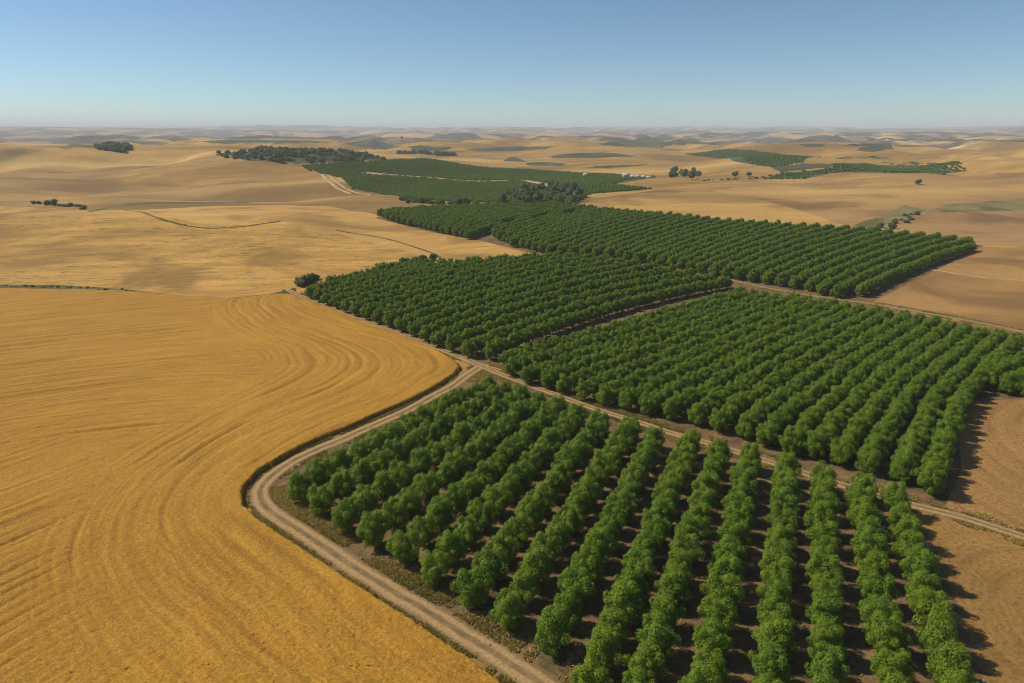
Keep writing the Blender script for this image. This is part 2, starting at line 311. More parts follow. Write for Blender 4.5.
ZONES = [   # name, material, pixel outline ; later ones win
    ('dry_hillside', 'brown_slope', [(560, 205), (600, 198), (700, 184), (800, 178), (940, 174), (1200, 170), (1200, 246), (980, 242), (840, 228), (700, 220), (600, 209)]),
    ('golden_slope', 'gold_right', [(560, 206), (600, 201), (655, 195), (707, 190), (742, 196), (778, 204), (812, 214), (845, 226), (760, 224), (680, 217), (600, 208)]),
    ('stubble_field', 'stubble_left', [(-300, 206), (0, 206), (90, 210), (150, 210), (215, 206), (330, 206), (400, 222), (440, 245), (440, 262), (330, 290), (292, 296), (235, 303), (130, 296), (-300, 292)]),
    ('golden_field', 'gold_band', [(140, 210), (215, 206), (290, 205), (370, 213), (430, 230), (478, 237), (535, 251), (470, 262), (440, 264), (400, 249), (330, 232), (262, 226), (200, 224)]),
    ('tan_field', 'tan_field', [(780, 236), (860, 228), (930, 212), (1024, 208), (1300, 205), (1300, 250), (980, 247), (880, 243)]),
    ('pasture_strip', 'olive', [(925, 212), (950, 204), (1024, 199), (1200, 197), (1200, 208), (1024, 210), (960, 212)]),
    ('pasture_hollow', 'olive', [(850, 225), (880, 216), (905, 205), (925, 210), (905, 220), (870, 229)]),
    ('ploughed_field', 'ploughed', [(860, 304), (980, 246), (1024, 246), (1300, 250), (1300, 400), (1024, 332), (951, 318)]),
    ('orchard_ground', 'orchard', [(296, 296), (330, 284), (378, 270), (417, 262), (439, 263), (470, 262), (535, 254), (478, 240), (430, 232), (375, 218), (400, 212), (440, 208), (500, 206),
                                    (600, 209), (680, 217), (790, 227), (940, 239), (984, 246), (866, 305), (1024, 334), (1300, 400), (1300, 600), (1024, 540), (980, 690), (1000, 780), (600, 760),
                                    (545, 689), (440, 624), (318, 546), (262, 500), (268, 482), (480, 366)]),
    ('harvested_field', 'ring_a', [(955, 403), (1030, 398), (1300, 460), (1300, 610), (1024, 532), (945, 507), (962, 470)]),
    ('cleared_field', 'ring_b', [(915, 508), (1024, 541), (1300, 620), (1300, 800), (1020, 780), (985, 683), (960, 610), (935, 550)]),
    ('orchard_terrace', 'crop_green', [(299, 166), (352, 162), (425, 159), (489, 168), (565, 172), (628, 176), (656, 177), (611, 185), (654, 189), (590, 194), (575, 205), (500, 203), (444, 201), (403, 197), (352, 189), (342, 178)]),
    ('scrub_slope', 'scrub', [(215, 154), (251, 151), (286, 148), (327, 151), (365, 154), (393, 160), (352, 162), (302, 164), (251, 161)]),
    ('orchard_hill', 'crop_green', [(684, 154), (714, 150.5), (752, 150.5), (778, 154), (821, 157), (803, 162), (775, 167), (752, 164.5), (714, 158)]),
    ('orchard_hollow', 'crop_green', [(762, 179), (778, 174), (828, 168.6), (861, 165), (932, 165), (966, 171.7), (947, 173.5), (887, 173), (839, 172.5), (804, 179)]),
    ('scrub_patch', 'scrub', (590, 156, 85, 55)),
    ('scrub_knoll', 'scrub', [(96, 149), (112, 145.5), (132, 148), (122, 153)]),
    ('weedy_strip', 'weeds', [(86, 211), (108, 207), (129, 204), (161, 202), (205, 202), (249, 201.5), (290, 198.5), (249, 202.8), (205, 203.3), (161, 203.4), (129, 205.3), (108, 208.4), (90, 212)]),
    ('weedy_strip', 'weeds', [(-200, 284), (0, 284.5), (59, 285), (103, 287.5), (141, 291), (182, 296), (229, 298), (264, 294.5), (288, 290), (292, 295), (281, 297), (255, 300), (220, 303), (176, 300), (132, 294), (88, 291.5), (0, 289.5), (-200, 289)]),
    ('distant_scrub', 'scrub', [(60, 146), (75, 144), (100, 145), (96, 148)]),
    ('distant_scrub', 'scrub', [(180, 141.5), (230, 139.5), (300, 140.5), (345, 142), (290, 143.5), (220, 143)]),
    ('distant_scrub', 'scrub', [(342, 144), (360, 141.5), (380, 142), (402, 147), (385, 149.5), (360, 147)]),
    ('distant_scrub', 'scrub', [(404, 147), (420, 144.5), (450, 148), (440, 151), (415, 150)]),
    ('distant_scrub', 'scrub', [(398, 152.4), (430, 152.8), (456, 154), (456, 156), (430, 154.8), (398, 154.2)]),
    ('distant_scrub', 'scrub', [(596, 143), (625, 139.5), (656, 136.8), (668, 139), (650, 142.5), (690, 143.5), (660, 147), (625, 146.5), (605, 145.5)]),
    ('distant_scrub', 'scrub', [(466, 149), (501, 146.5), (551, 146.5), (548, 149.5), (520, 151), (480, 151.5)]),
    ('distant_scrub', 'scrub', [(524, 163), (545, 162), (566, 164), (560, 166), (535, 165.5)]),
    ('distant_scrub', 'scrub', [(505, 161), (510, 157), (520, 158.5), (524, 162)]),
    ('distant_scrub', 'scrub', [(575, 168.5), (610, 165.5), (650, 164.2), (640, 166), (610, 168)]),
    ('distant_scrub', 'scrub', [(836, 146), (860, 144), (888, 142.5), (892, 149), (866, 152), (850, 150), (872, 146.5)]),
    ('distant_scrub', 'scrub', [(800, 145), (815, 143.5), (828, 146), (812, 147.5)]),
    ('distant_scrub', 'scrub', [(820, 158), (850, 157.5), (890, 157), (888, 158.6), (850, 159)]),
    ('distant_scrub', 'scrub', [(878, 163.4), (920, 162.6), (958, 163.6), (955, 165.4), (920, 164.6)]),
    ('distant_scrub', 'scrub', [(868, 138.2), (950, 139), (1030, 140.2), (1200, 141), (1200, 142.8), (1030, 141.8), (950, 140.8), (868, 139.8)]),
    ('distant_scrub', 'scrub', [(835, 134.6), (868, 134.4), (868, 136), (835, 136)]),
    ('distant_scrub', 'scrub', [(770, 165.5), (800, 164), (870, 162.5), (868, 165.5), (828, 168), (778, 172)]),
]
cx, cy = pix(1130, 640); M['ring_b'] = ring_field('cleared_earth', cx, cy, (.42, .235, .065), (.31, .17, .05))
cx, cy = pix(1230, 470); M['ring_a'] = ring_field('harvested_earth', cx, cy, (.46, .25, .08), (.36, .19, .065))

az = np.concatenate([np.radians(np.arange(-56, 56.01, .4)), np.radians(np.arange(64, 300, 9))])
rr = np.geomspace(14, 26000, 760)
A, Rr = np.meshgrid(az, rr)
GX = (np.sin(A) * Rr).ravel(); GY = (np.cos(A) * Rr).ravel()
pts = [Vector((x, y)) for x, y in zip(GX, GY)] + [Vector((0, 0))]
faces = []; ZP = []
for nm, mt, px in ZONES:
    P = trace(px, step=5 if mt == 'scrub' else 14) if isinstance(px, list) else np.array([pix(px[0], px[1]) + np.array([math.cos(a_) * px[2], math.sin(a_) * px[3]]) * (.8 + .4 * random.random()) for a_ in np.linspace(0, 6.283, 26)[:-1]])
    if mt in ('scrub', 'olive'): P = P + rng.normal(0, 1, P.shape) * (.003 * np.hypot(P[:, 0], P[:, 1]))[:, None]
    ZP.append(P); b0 = len(pts); pts += [Vector(p) for p in P]; faces.append(list(range(b0, len(pts))))
vo, _, fo, _, _, orig = delaunay_2d_cdt(pts, [], faces, 0, 1e-3)
VX = np.array([v.x for v in vo]); VY = np.array([v.y for v in vo]); VZ = height(VX, VY)
e = .5 + .002 * np.hypot(VX, VY)
NX = -(height(VX + e, VY) - height(VX - e, VY)) / (2 * e); NY = -(height(VX, VY + e) - height(VX, VY - e)) / (2 * e)
NN = np.stack([NX, NY, np.ones_like(NX)], 1); NN /= np.linalg.norm(NN, axis=1)[:, None]
FT = np.array([f[:3] for f in fo]); 
CX, CY = VX[FT].mean(1), VY[FT].mean(1); zi = np.full(len(FT), -1)
for k, P in enumerate(ZP):
    c_ = np.nonzero((CX > P[:, 0].min()) & (CX < P[:, 0].max()) & (CY > P[:, 1].min()) & (CY < P[:, 1].max()))[0]
    zi[c_[inside(CX[c_], CY[c_], P)]] = k
cr = np.hypot(VX[FT].mean(1), VY[FT].mean(1))
zi[(zi < 0) & (cr > 2300)] = -2
for k in sorted(set(zi)):
    if k == -1: nm, mt = 'ground', 'grassland'
    elif k == -2: nm, mt = 'far_hills', 'far'
    else: nm, mt = ZONES[k][0], ZONES[k][1]
    f = FT[zi == k]; used, inv = np.unique(f, return_inverse=True)
    V = np.stack([VX[used], VY[used], VZ[used]], 1)
    o = mesh_np(nm, V, inv.reshape(f.shape), M[mt], smooth=True); o['kind'] = 'structure'
    o.data.normals_split_custom_set_from_vertices([tuple(n) for n in NN[used]])

# ------------------------------------------------------------------ air
hz = NB('air'); hz.t.nodes.remove(hz.b)
pv = hz.n("ShaderNodeVolumePrincipled"); pv.inputs["Density"].default_value = HAZE; pv.inputs["Color"].default_value = (.80, .86, .93, 1); pv.inputs["Anisotropy"].default_value = 0.0
hz.l(pv.outputs[0], hz.t.nodes["Material Output"].inputs["Volume"])
zb, zt = float(VZ.min()) - 1, max(float(VZ.max()), H) + 5
q = 27500; HV = [(sx * q, sy * q, z) for z in (zb, zt) for sx, sy in ((-1, -1), (1, -1), (1, 1), (-1, 1))]
hb = mesh_np('haze', HV, [[3, 2, 1, 0], [4, 5, 6, 7], [0, 1, 5, 4], [1, 2, 6, 5], [2, 3, 7, 6], [3, 0, 4, 7]], hz.m); hb['kind'] = 'stuff'

# ------------------------------------------------------------------ roads (ribbons a little above the ground)
def ribbon(name, L, width, mat, lift=.05, wob=.6):
    T = np.gradient(L, axis=0); T /= np.linalg.norm(T, axis=1)[:, None]; Nn = np.stack([T[:, 1], -T[:, 0]], 1)
    s = np.arange(len(L)); us = np.linspace(0, 1, 9); V = []; U = []
    for k, u in enumerate(us):
        ww = width * (1 + wob * (vnoise(s / 7.0, s * 0 + k, 9) - .5)) if k in (0, 8) else width
        P = L + Nn * ((u - .5) * ww)[:, None] if not np.isscalar(ww) else L + Nn * (u - .5) * ww
        z = height(P[:, 0], P[:, 1]) + lift * (1 - (2 * u - 1) ** 4) - .012 * (k in (0, 8)) - .05 * (k in (2, 6))*0
        V.append(np.column_stack([P, z])); U += [u] * len(L)
    n = len(L); V = np.vstack(V); F = []
    for k in range(8):
        a = k * n + np.arange(n - 1); F.append(np.stack([a, a + 1, a + n + 1, a + n], 1)[:, ::-1])
    o = mesh_np(name, V, np.vstack(F), mat, smooth=True, attrs={'across': ('POINT', U)}); o['kind'] = 'structure'
    return o
ribbon('dirt_road', RO['lower'], 3.5, M['road'], .07)
ribbon('dirt_road', RO['road1'], 2.8, M['road'], .09)
ribbon('dirt_road', RO['road2'], 2.6, M['road'], .11)
ribbon('dirt_road', RO['road3'], 2.6, M['road'], .07)

# ------------------------------------------------------------------ wheat standing 0.9 m high, with wheel lines pressed into it
azw = np.radians(np.arange(-50, 9, .17)); rw = np.geomspace(24, 420, 1120)
A, Q = np.meshgrid(azw, rw); X = (np.sin(A) * Q); Y = (np.cos(A) * Q)
X = X + rng.normal(0, .05, X.shape); Y = Y + rng.normal(0, .05, X.shape)
bb = (Y < WHEAT[:, 1].max() + 4) & (X < WHEAT[:, 0].max() + 4)
ins = inside(X, Y, WHEAT) & bb
dedge = np.minimum(dist_line(X, Y, wheat_right[::3]), dist_line(X, Y, wheat_top))
sd_ = np.where(ins, dedge, -dedge)
sx_ = wheat_right[::2]; acc = np.zeros(X.shape)
for q_ in sx_: acc += np.exp(-np.hypot(X - q_[0], Y - q_[1]) / 9.0)
droad = -9.0 * np.log(acc + 1e-30) + 15
sd_w = droad
wob = 2.2 * (vnoise(X / 28, Y / 28, 11) - .5) + .8 * (vnoise(X / 9, Y / 9, 12) - .5)
def lines(d, period, width, seed):
    k = np.floor(d / period); ph = (d / period - k); amp = .25 + .9 * _h(k, k * 0 + 3, seed)
    off = .3 + .4 * _h(k, k * 0 + 9, seed + 1)
    return amp * np.exp(-((ph - off) * period / width) ** 2)
brk = sm(.32, .6, vnoise(X / 16 + 5, Y / 16, 13))
dirr = R(0)
spine = catmull([pix(*p) for p in [(-230, 384), (-100, 364), (0, 350), (150, 334), (270, 325), (352, 330)]], 3)
acc = np.zeros(X.shape)
for q_ in spine: acc += np.exp(-np.hypot(X - q_[0], Y - q_[1]) / 5.0)
dsp = -5.0 * np.log(acc + 1e-30)
fade_r = 1 - sm(16, 34, droad)
l1 = (lines(droad + wob, 2.3, .30, 21) * .8 + lines(droad + wob * .8, 7.1, .34, 27) * .8) * (.25 + .75 * brk) * .75 * fade_r + 1.3 * lines(droad + wob * .5, 17.0, .42, 25) * fade_r * sm(2, 6, droad)
l3 = (lines(dsp + wob * .5, 2.1, .30, 51) * .75 + .9 * lines(dsp + wob * .4, 6.7, .36, 53)) * (.55 + .6 * sm(.3, .62, vnoise(X / 22, Y / 14, 54))) * sm(14, 32, droad)
# rows of the lower left part: straight passes
th = math.atan2(22.2, 12.0); q = -X * math.sin(th) + Y * math.cos(th)
q = q + 5 * (vnoise(X / 60, Y / 60, 15) - .5)
low = 1 - sm(92, 118, Y + .35 * X + 20)
low = low * sm(14, 30, droad)
l2 = (lines(q, 2.1, .32, 31) + .9 * lines(q, 7.3, .5, 33)) * (.45 + .55 * sm(.3, .6, vnoise(X / 12, Y / 12, 16)))
LN = np.clip(l1 * (1 - .75 * low) + l3 * (1 - low) * .85 + l2 * low, 0, 1.4)
mask = sm(-.05, .45, sd_ + .25 * (vnoise(X * 1.3, Y * 1.3, 14) - .5))
rough = rng.normal(0, .03, X.shape) + .07 * (vnoise(X * 1.6, Y * 1.6, 17) - .5) + .08 * (vnoise(X * .35, Y * .35, 18) - .5)
Z = height(X, Y) - .12 + mask * (1.05 + rough - .30 * np.clip(LN, 0, 1.2))
nr, na = X.shape; idx = np.arange(nr * na).reshape(nr, na)
F = np.stack([idx[:-1, :-1], idx[:-1, 1:], idx[1:, 1:], idx[1:, :-1]], -1).reshape(-1, 4)
keep = (mask.ravel()[F] > 0).any(1); F = F[keep]; used, inv = np.unique(F, return_inverse=True)
V = np.stack([X.ravel(), Y.ravel(), Z.ravel()], 1)[used]
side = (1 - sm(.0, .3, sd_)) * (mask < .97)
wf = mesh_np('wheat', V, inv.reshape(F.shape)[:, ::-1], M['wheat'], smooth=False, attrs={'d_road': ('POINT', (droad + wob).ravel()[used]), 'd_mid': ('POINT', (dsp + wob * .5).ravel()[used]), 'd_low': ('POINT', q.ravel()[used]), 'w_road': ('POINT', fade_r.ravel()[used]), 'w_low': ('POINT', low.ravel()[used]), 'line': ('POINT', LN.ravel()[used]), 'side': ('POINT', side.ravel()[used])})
tag(wf, 'ripe golden wheat with curved wheel lines beside the bending dirt road', 'wheat', kind='stuff')

# ------------------------------------------------------------------ trees
def crown_mesh(name, rad, hgt, base, nleaf, leaf, mat, nblob=16, seed=0, squat=1.0, sep=.42, br=(.30, .46)):
    r = np.random.default_rng(seed)
    c = []; rb = []
    for i in range(nblob):
        for _ in range(60):
            t = r.normal(size=3); t /= np.linalg.norm(t); k = r.uniform(.45, .90)
            p = t * k
            if all(np.linalg.norm(p - q) > sep for q in c): break
        c.append(p); rb.append(r.uniform(*br))
    c.append(np.zeros(3)); rb.append(.70)
    c = np.array(c); rb = np.array(rb)
    bi = r.choice(len(c), nleaf, p=rb**2 / (rb**2).sum())
    d = r.normal(size=(nleaf, 3)); d /= np.linalg.norm(d, axis=1)[:, None]
    k = r.uniform(.55, 1.08, nleaf) ** .6
    P = c[bi] + d * (rb[bi] * k)[:, None]
    lo = P[:, 2] < -.75; P[lo, 2] = -.75 + r.uniform(-.08, .08, lo.sum())
    S3 = np.array([rad, rad, hgt / 2 * squat]) ; P = P * S3; P[:, 2] += base + hgt * .46
    P[:, 2] = np.maximum(P[:, 2], .12)
    nrm = d * np.array([1, 1, 1]) + r.normal(size=(nleaf, 3)) * .38 + np.array([0, 0, .3]); nrm /= np.linalg.norm(nrm, axis=1)[:, None]
    a = np.cross(nrm, r.normal(size=(nleaf, 3))); a /= np.linalg.norm(a, axis=1)[:, None]; b = np.cross(nrm, a)
    L = (leaf * r.uniform(.7, 1.35, nleaf))[:, None]
    V = np.stack([P - a * L, P - b * L * .5 - nrm * L * .12, P + a * L, P + b * L * .5 - nrm * L * .12], 1).reshape(-1, 3)
    F = np.arange(nleaf * 4).reshape(-1, 4)
    blobt = r.uniform(0, 1, len(c))
    tint = np.clip(.45 * r.uniform(0, 1, nleaf) + .35 * blobt[bi] + .25 * (k > .95), 0, 1)
    me_o = mesh_np(name, V, F, mat, attrs={'tint': ('FACE', tint)})
    me = me_o.data; bpy.data.objects.remove(me_o); return me
def tube(V, F, p, q, r0, r1, n=7):
    p, q = np.array(p, float), np.array(q, float); d = q - p; d /= np.linalg.norm(d)
    a = np.cross(d, [0.3, 1, .2]); a /= np.linalg.norm(a); b = np.cross(d, a); k = len(V)
    for c, r in ((p, r0), (q, r1)):
        for i in range(n):
            t = 2 * math.pi * i / n; V.append(c + r * (a * math.cos(t) + b * math.sin(t)))
    for i in range(n): F.append([k + i, k + (i + 1) % n, k + n + (i + 1) % n, k + n + i])
def trunk_mesh(name, h, r, seed, spread=1.1, top=3.4):
    g = random.Random(seed); V, F = [], []
    m = (g.uniform(-.08, .08), g.uniform(-.08, .08), h)
    tube(V, F, (0, 0, -.15), m, r * 1.35, r, 9)
    for i in range(5):
        t = i * 1.257 + g.uniform(-.3, .3); s = spread * g.uniform(.8, 1.2)
        k = (m[0] + math.cos(t) * s * .5, m[1] + math.sin(t) * s * .5, h + (top - h) * .4); e2 = (math.cos(t) * s, math.sin(t) * s, top * g.uniform(.85, 1.05))
        tube(V, F, (m[0], m[1], h - .06), k, r * .7, r * .45); tube(V, F, k, e2, r * .45, r * .15)
    o = mesh_np(name, V, F, M['bark'], smooth=True); me = o.data; bpy.data.objects.remove(o); return me
NV = 6
CROWN = [crown_mesh('crown', 2.25, 5.2,   .45, 12500, .10, M['leaf'], 40, 40 + i, 1.0, .24, (.15, .34)) for i in range(NV)]
TRUNK = [trunk_mesh('trunk', 1.0, .13, 60 + i) for i in range(NV)]

def make_tree(x, y, z, rz, sc, k, name='orchard_tree', crowns=CROWN, trunks=TRUNK, lean=0):
    r = bpy.data.objects.new(name, None); COL.objects.link(r); r.empty_display_size = .3
    r.location = (x, y, z); r.rotation_euler = (lean, 0, rz); r.scale = (sc[0], sc[0], sc[1])
    t = bpy.data.objects.new('trunk', trunks[k]); COL.objects.link(t); t.parent = r
    c = bpy.data.objects.new('crown', crowns[k]); COL.objects.link(c); c.parent = r
    return r

TREES = []       # x, y, block, row, index in row from the far end
def along(L, step, start=0.0):
    L = np.array(L, float); s = np.concatenate([[0], np.cumsum(np.hypot(*np.diff(L, axis=0).T))])
    t = np.arange(start, s[-1], step); return np.column_stack([np.interp(t, s, L[:, 0]), np.interp(t, s, L[:, 1])])
# block A, nearest
bx = [488, 505, 522, 539, 558, 576, 600, 629, 655, 688, 718, 748, 785, 821, 858, 894]
by = [376, 381, 388, 393, 401, 408, 415, 422, 430, 437, 445, 452, 463, 474, 483, 495]
fx = [300, 321, 346, 374, 405, 434, 475, 509, 553, 602, 645, 704, 768, 824, 888, 944]
fy = [492, 506, 524, 539, 555, 575, 596, 619, 643, 666] + [678] * 6
for i in range(16):
    a = pix(bx[i], by[i] + 20); b = pix(fx[i], fy[i] + 8); d = (b - a) / np.linalg.norm(b - a)
    n = int(round(np.linalg.norm(b - a) / 4.3)); st = np.linalg.norm(b - a) / n
    ext = 0 if i < 10 else 4
    if i == 9: ext = 1
    for j in range(n + 1 + ext):
        p = a + d * st * j; TREES.append((p[0], p[1], 'A', i, j))
# block B, behind the cross track
bfx = [508, 512, 529, 548, 565, 584, 604, 626, 648, 671, 696, 718, 745, 766, 790, 815, 838, 866, 900, 929]
bfy = [360, 368, 376, 380, 385, 392, 397, 402, 407, 412, 417, 424, 430, 438, 446, 451, 457, 465, 474, 486]
Bf = np.array([pix(x, y + 8) for x, y in zip(bfx, bfy)])
back = catmull([pix(*p) for p in [(743, 299), (768, 303), (795, 306), (851, 314), (906, 325), (962, 337), (1014, 350)]], 1)
s = np.concatenate([[0], np.cumsum(np.hypot(*np.diff(back, axis=0).T))]); tt = np.linspace(0, s[-1], 20)
Bb = np.column_stack([np.interp(tt, s, back[:, 0]), np.interp(tt, s, back[:, 1])])
row18 = np.array([pix(*p) for p in [(929, 494), (943, 450), (958, 412), (980, 385), (1014, 350)]])
L18 = np.concatenate([[0], np.cumsum(np.hypot(*np.diff(row18, axis=0).T))]); L18 /= L18[-1]
bul = [row18[k] - (row18[0] + (row18[-1] - row18[0]) * L18[k]) for k in range(5)]
BROWS = []
for i in range(20):
    wgt = (i / 19) ** 1.6
    BROWS.append([Bf[i] + (Bb[i] - Bf[i]) * L18[k] + bul[k] * wgt for k in range(5)])
sh = Bb[-1] - Bb[-2]; sh = sh / np.linalg.norm(sh) * 6.3
for e_ in range(1, 7):
    BROWS.append([pix(986, 389) + (Bb[-1] - Bb[-2]) * 0 + (pix(1007, 394) - pix(986, 389)) * (e_ - 1), Bb[-1] + sh * e_])
for i, L in enumerate(BROWS):
    L = catmull(L, 2) if len(L) > 2 else np.array(L)
    for j, p in enumerate(along(L, 3.3)): TREES.append((p[0], p[1], 'B', i, j))
# block C
Cp = trace([(301, 299), (483, 363), (541, 339), (622, 320), (696, 305), (738, 297), (744, 291), (708, 281), (658, 272), (612, 264), (553, 260), (530, 262), (470, 267), (439, 269), (417, 268), (378, 276), (331, 288)], step=30)
def march(p, az0, bend, length, poly_list, step, tagname, k):
    out = []; j = 0; t = 0.0; p = np.array(p, float)
    while t < length:
        a_ = R(az0 + bend * t); 
        if any(inside(p[0:1], p[1:2], P_)[0] for P_ in poly_list): TREES.append((p[0], p[1], tagname, k, j)); j += 1
        p = p + np.array([math.sin(a_), math.cos(a_)]) * step; t += step
fe = catmull([pix(*p) for p in [(296, 292), (312, 299), (353, 315), (400, 331), (440, 347), (483, 363)]], 1)
s = np.concatenate([[0], np.cumsum(np.hypot(*np.diff(fe, axis=0).T))]); nC = int(s[-1] / 5.9)
for k in range(nC + 1):
    t_ = k * s[-1] / nC; p = np.array([np.interp(t_, s, fe[:, 0]), np.interp(t_, s, fe[:, 1])]); u_ = k / nC
    march(p, 34 - 6 * math.sin(u_ * math.pi) if u_ < 1 else 34, .20 * (.6 + .4 * u_), 190, [Cp], 3.1, 'C', k)
# block D and the strip behind it
Dp = trace([(489, 236), (512, 247), (556, 256), (612, 259), (658, 266), (700, 275), (734, 281), (768, 286), (809, 293), (849, 301), (982, 247), (940, 241), (860, 233), (790, 229), (720, 224), (680, 219), (640, 216), (600, 212), (560, 219), (520, 225)], step=30)
Ep = trace([(377, 217), (430, 231), (470, 240), (484, 237), (488, 234), (508, 225.5), (545, 219.5), (600, 211), (560, 208), (500, 208), (440, 210), (400, 213)], step=30)
fe = catmull([pix(*p) for p in [(377, 217), (410, 226), (440, 234), (470, 240), (497, 243), (520, 249), (556, 257), (612, 260), (658, 267), (700, 276), (734, 282), (768, 287), (809, 294), (846, 301)]], 1)
s = np.concatenate([[0], np.cumsum(np.hypot(*np.diff(fe, axis=0).T))]); nD = int(s[-1] / 5.2)
for k in range(nD + 1):
    t_ = k * s[-1] / nD; p = np.array([np.interp(t_, s, fe[:, 0]), np.interp(t_, s, fe[:, 1])])
    xp = 512 + FPX * p[0] / (p[1] * cp + H * sp)
    march(p - np.array([math.sin(R(35)), math.cos(R(35))]) * 3.6 * 3, float(np.interp(xp, [380, 500, 600, 700, 850], [14, 22, 28, 34, 42])), .055, 420, [Dp, Ep], 3.0, 'D', k)

ORD = 'first second third fourth fifth sixth seventh eighth ninth tenth eleventh twelfth thirteenth fourteenth fifteenth sixteenth seventeenth eighteenth nineteenth twentieth twenty-first twenty-second twenty-third twenty-fourth twenty-fifth twenty-sixth twenty-seventh twenty-eighth'.split()
def project(x, y, z):
    d = np.array([x, y, z - H]); zc = d[1] * cp - d[2] * sp; yc = d[1] * sp + d[2] * cp
    return 512 + FPX * d[0] / zc, 341.5 - FPX * yc / zc, zc
near = []
for q in TREES:
    px_, py_, zc = project(q[0], q[1], 2.5)
    vis = -25 < px_ < 1049 and py_ < 712
    near.append((zc if vis and q[2] in 'AB' else 1e9, q, vis))
near.sort(key=lambda a: a[0])
single = [a[1] for a in near[:300]]
sset = {(q[2], q[3], q[4]) for q in single}
rest = [a[1] for a in near[300:] if a[2] or (a[1][2] in 'BCD')]
for q in single:
    x, y, bl, i, j = q
    s0 = random.uniform(.92, 1.08) * ((1.00 - .003 * i) if bl == 'A' else .92)
    o = make_tree(x + random.gauss(0, .12), y + random.gauss(0, .12), float(height(x, y)) - .02, random.uniform(0, 6.28), (s0 * random.uniform(.97, 1.03), s0 * random.uniform(.94, 1.06) * (.97 if bl == 'A' else 1.0)), random.randrange(NV))
    if bl == 'A':
        lab = 'leafy orchard tree, %s from the far end, %s row from left, foreground block' % (ORD[j], ORD[i])
        tag(o, lab, 'orchard tree', 'orchard trees in the foreground block')
    else:
        if i <= 19:   # count from the near end
            n = sum(1 for t in TREES if t[2] == 'B' and t[3] == i)
            lab = 'leafy orchard tree, %s from near end, %s row from left, beyond the cross track' % (ORD[j], ORD[i])
        else: lab = 'leafy orchard tree, %s in %s short row right of the long rows, beyond track' % (ORD[j], ORD[i - 20])
        tag(o, lab, 'orchard tree', 'orchard trees beyond the cross track')
proto = [o for o in COL.objects if o.name.startswith('crown')]
first = {}
for o in COL.objects:
    if o.name.startswith('crown') and o.data in CROWN: first.setdefault(CROWN.index(o.data), [None, None])[0] = o
for k in range(NV):
    for o in COL.objects:
        if o.type == 'MESH' and o.data == TRUNK[k]: first[k][1] = o; break

def gn_scatter(name, P, sources, label, cat, scale=(.9, 1.1), zs=(.92, 1.1), zoff=0.0):
    """one object: points carrying copies of real trees' meshes"""
    P = np.array(P); n = len(P)
    me = bpy.data.meshes.new(name); me.vertices.add(n)
    z = height(P[:, 0], P[:, 1]) + zoff; me.vertices.foreach_set("co", np.column_stack([P, z]).astype(np.float32).ravel())
    s0 = rng.uniform(*scale, n); sv = np.stack([s0, s0, s0 * rng.uniform(*zs, n)], 1); rv = np.stack([np.zeros(n), np.zeros(n), rng.uniform(0, 6.28, n)], 1)
    a = me.attributes.new('sv', 'FLOAT_VECTOR', 'POINT'); a.data.foreach_set('vector', sv.astype(np.float32).ravel())
    a = me.attributes.new('rv', 'FLOAT_VECTOR', 'POINT'); a.data.foreach_set('vector', rv.astype(np.float32).ravel())
    a = me.attributes.new('ki', 'INT', 'POINT'); a.data.foreach_set('value', rng.integers(0, len(sources), n).astype(np.int32))
    o = bpy.data.objects.new(name, me); COL.objects.link(o)
    g = bpy.data.node_groups.new(name, 'GeometryNodeTree')
    g.interface.new_socket('Geometry', in_out='INPUT', socket_type='NodeSocketGeometry'); g.interface.new_socket('Geometry', in_out='OUTPUT', socket_type='NodeSocketGeometry')
    N = g.nodes.new; L = g.links.new
    gi, go = N('NodeGroupInput'), N('NodeGroupOutput'); iop = N('GeometryNodeInstanceOnPoints'); jn = N('GeometryNodeJoinGeometry')
    for src in sources:
        j2 = N('GeometryNodeJoinGeometry')
        for ob in src:
            oi = N('GeometryNodeObjectInfo'); oi.transform_space = 'ORIGINAL'; oi.inputs['Object'].default_value = ob; L(oi.outputs['Geometry'], j2.inputs[0])
        ti = N('GeometryNodeGeometryToInstance'); L(j2.outputs[0], ti.inputs[0]); L(ti.outputs[0], jn.inputs[0])
    L(gi.outputs[0], iop.inputs['Points']); L(jn.outputs[0], iop.inputs['Instance']); iop.inputs['Pick Instance'].default_value = True
    for at, dt, sk in (('sv', 'FLOAT_VECTOR', 'Scale'), ('rv', 'FLOAT_VECTOR', 'Rotation'), ('ki', 'INT', 'Instance Index')):
        na_ = N('GeometryNodeInputNamedAttribute'); na_.data_type = dt; na_.inputs['Name'].default_value = at; L(na_.outputs['Attribute'], iop.inputs[sk])
    L(iop.outputs[0], go.inputs[0])
    md = o.modifiers.new('scatter', 'NODES'); md.node_group = g
    return tag(o, label, cat, kind='stuff')
srcs = [first[k] for k in range(NV)]
RP = np.array([(q[0], q[1]) for q in rest]) + rng.normal(0, .10, (len(rest), 2))
gn_scatter('orchard_trees', RP, srcs, 'green orchard rows filling the middle blocks behind the foreground trees', 'orchard', (.84, .94), (.90, 1.02))
print('TREES', len(TREES), 'single', len(single), 'rest', len(rest))

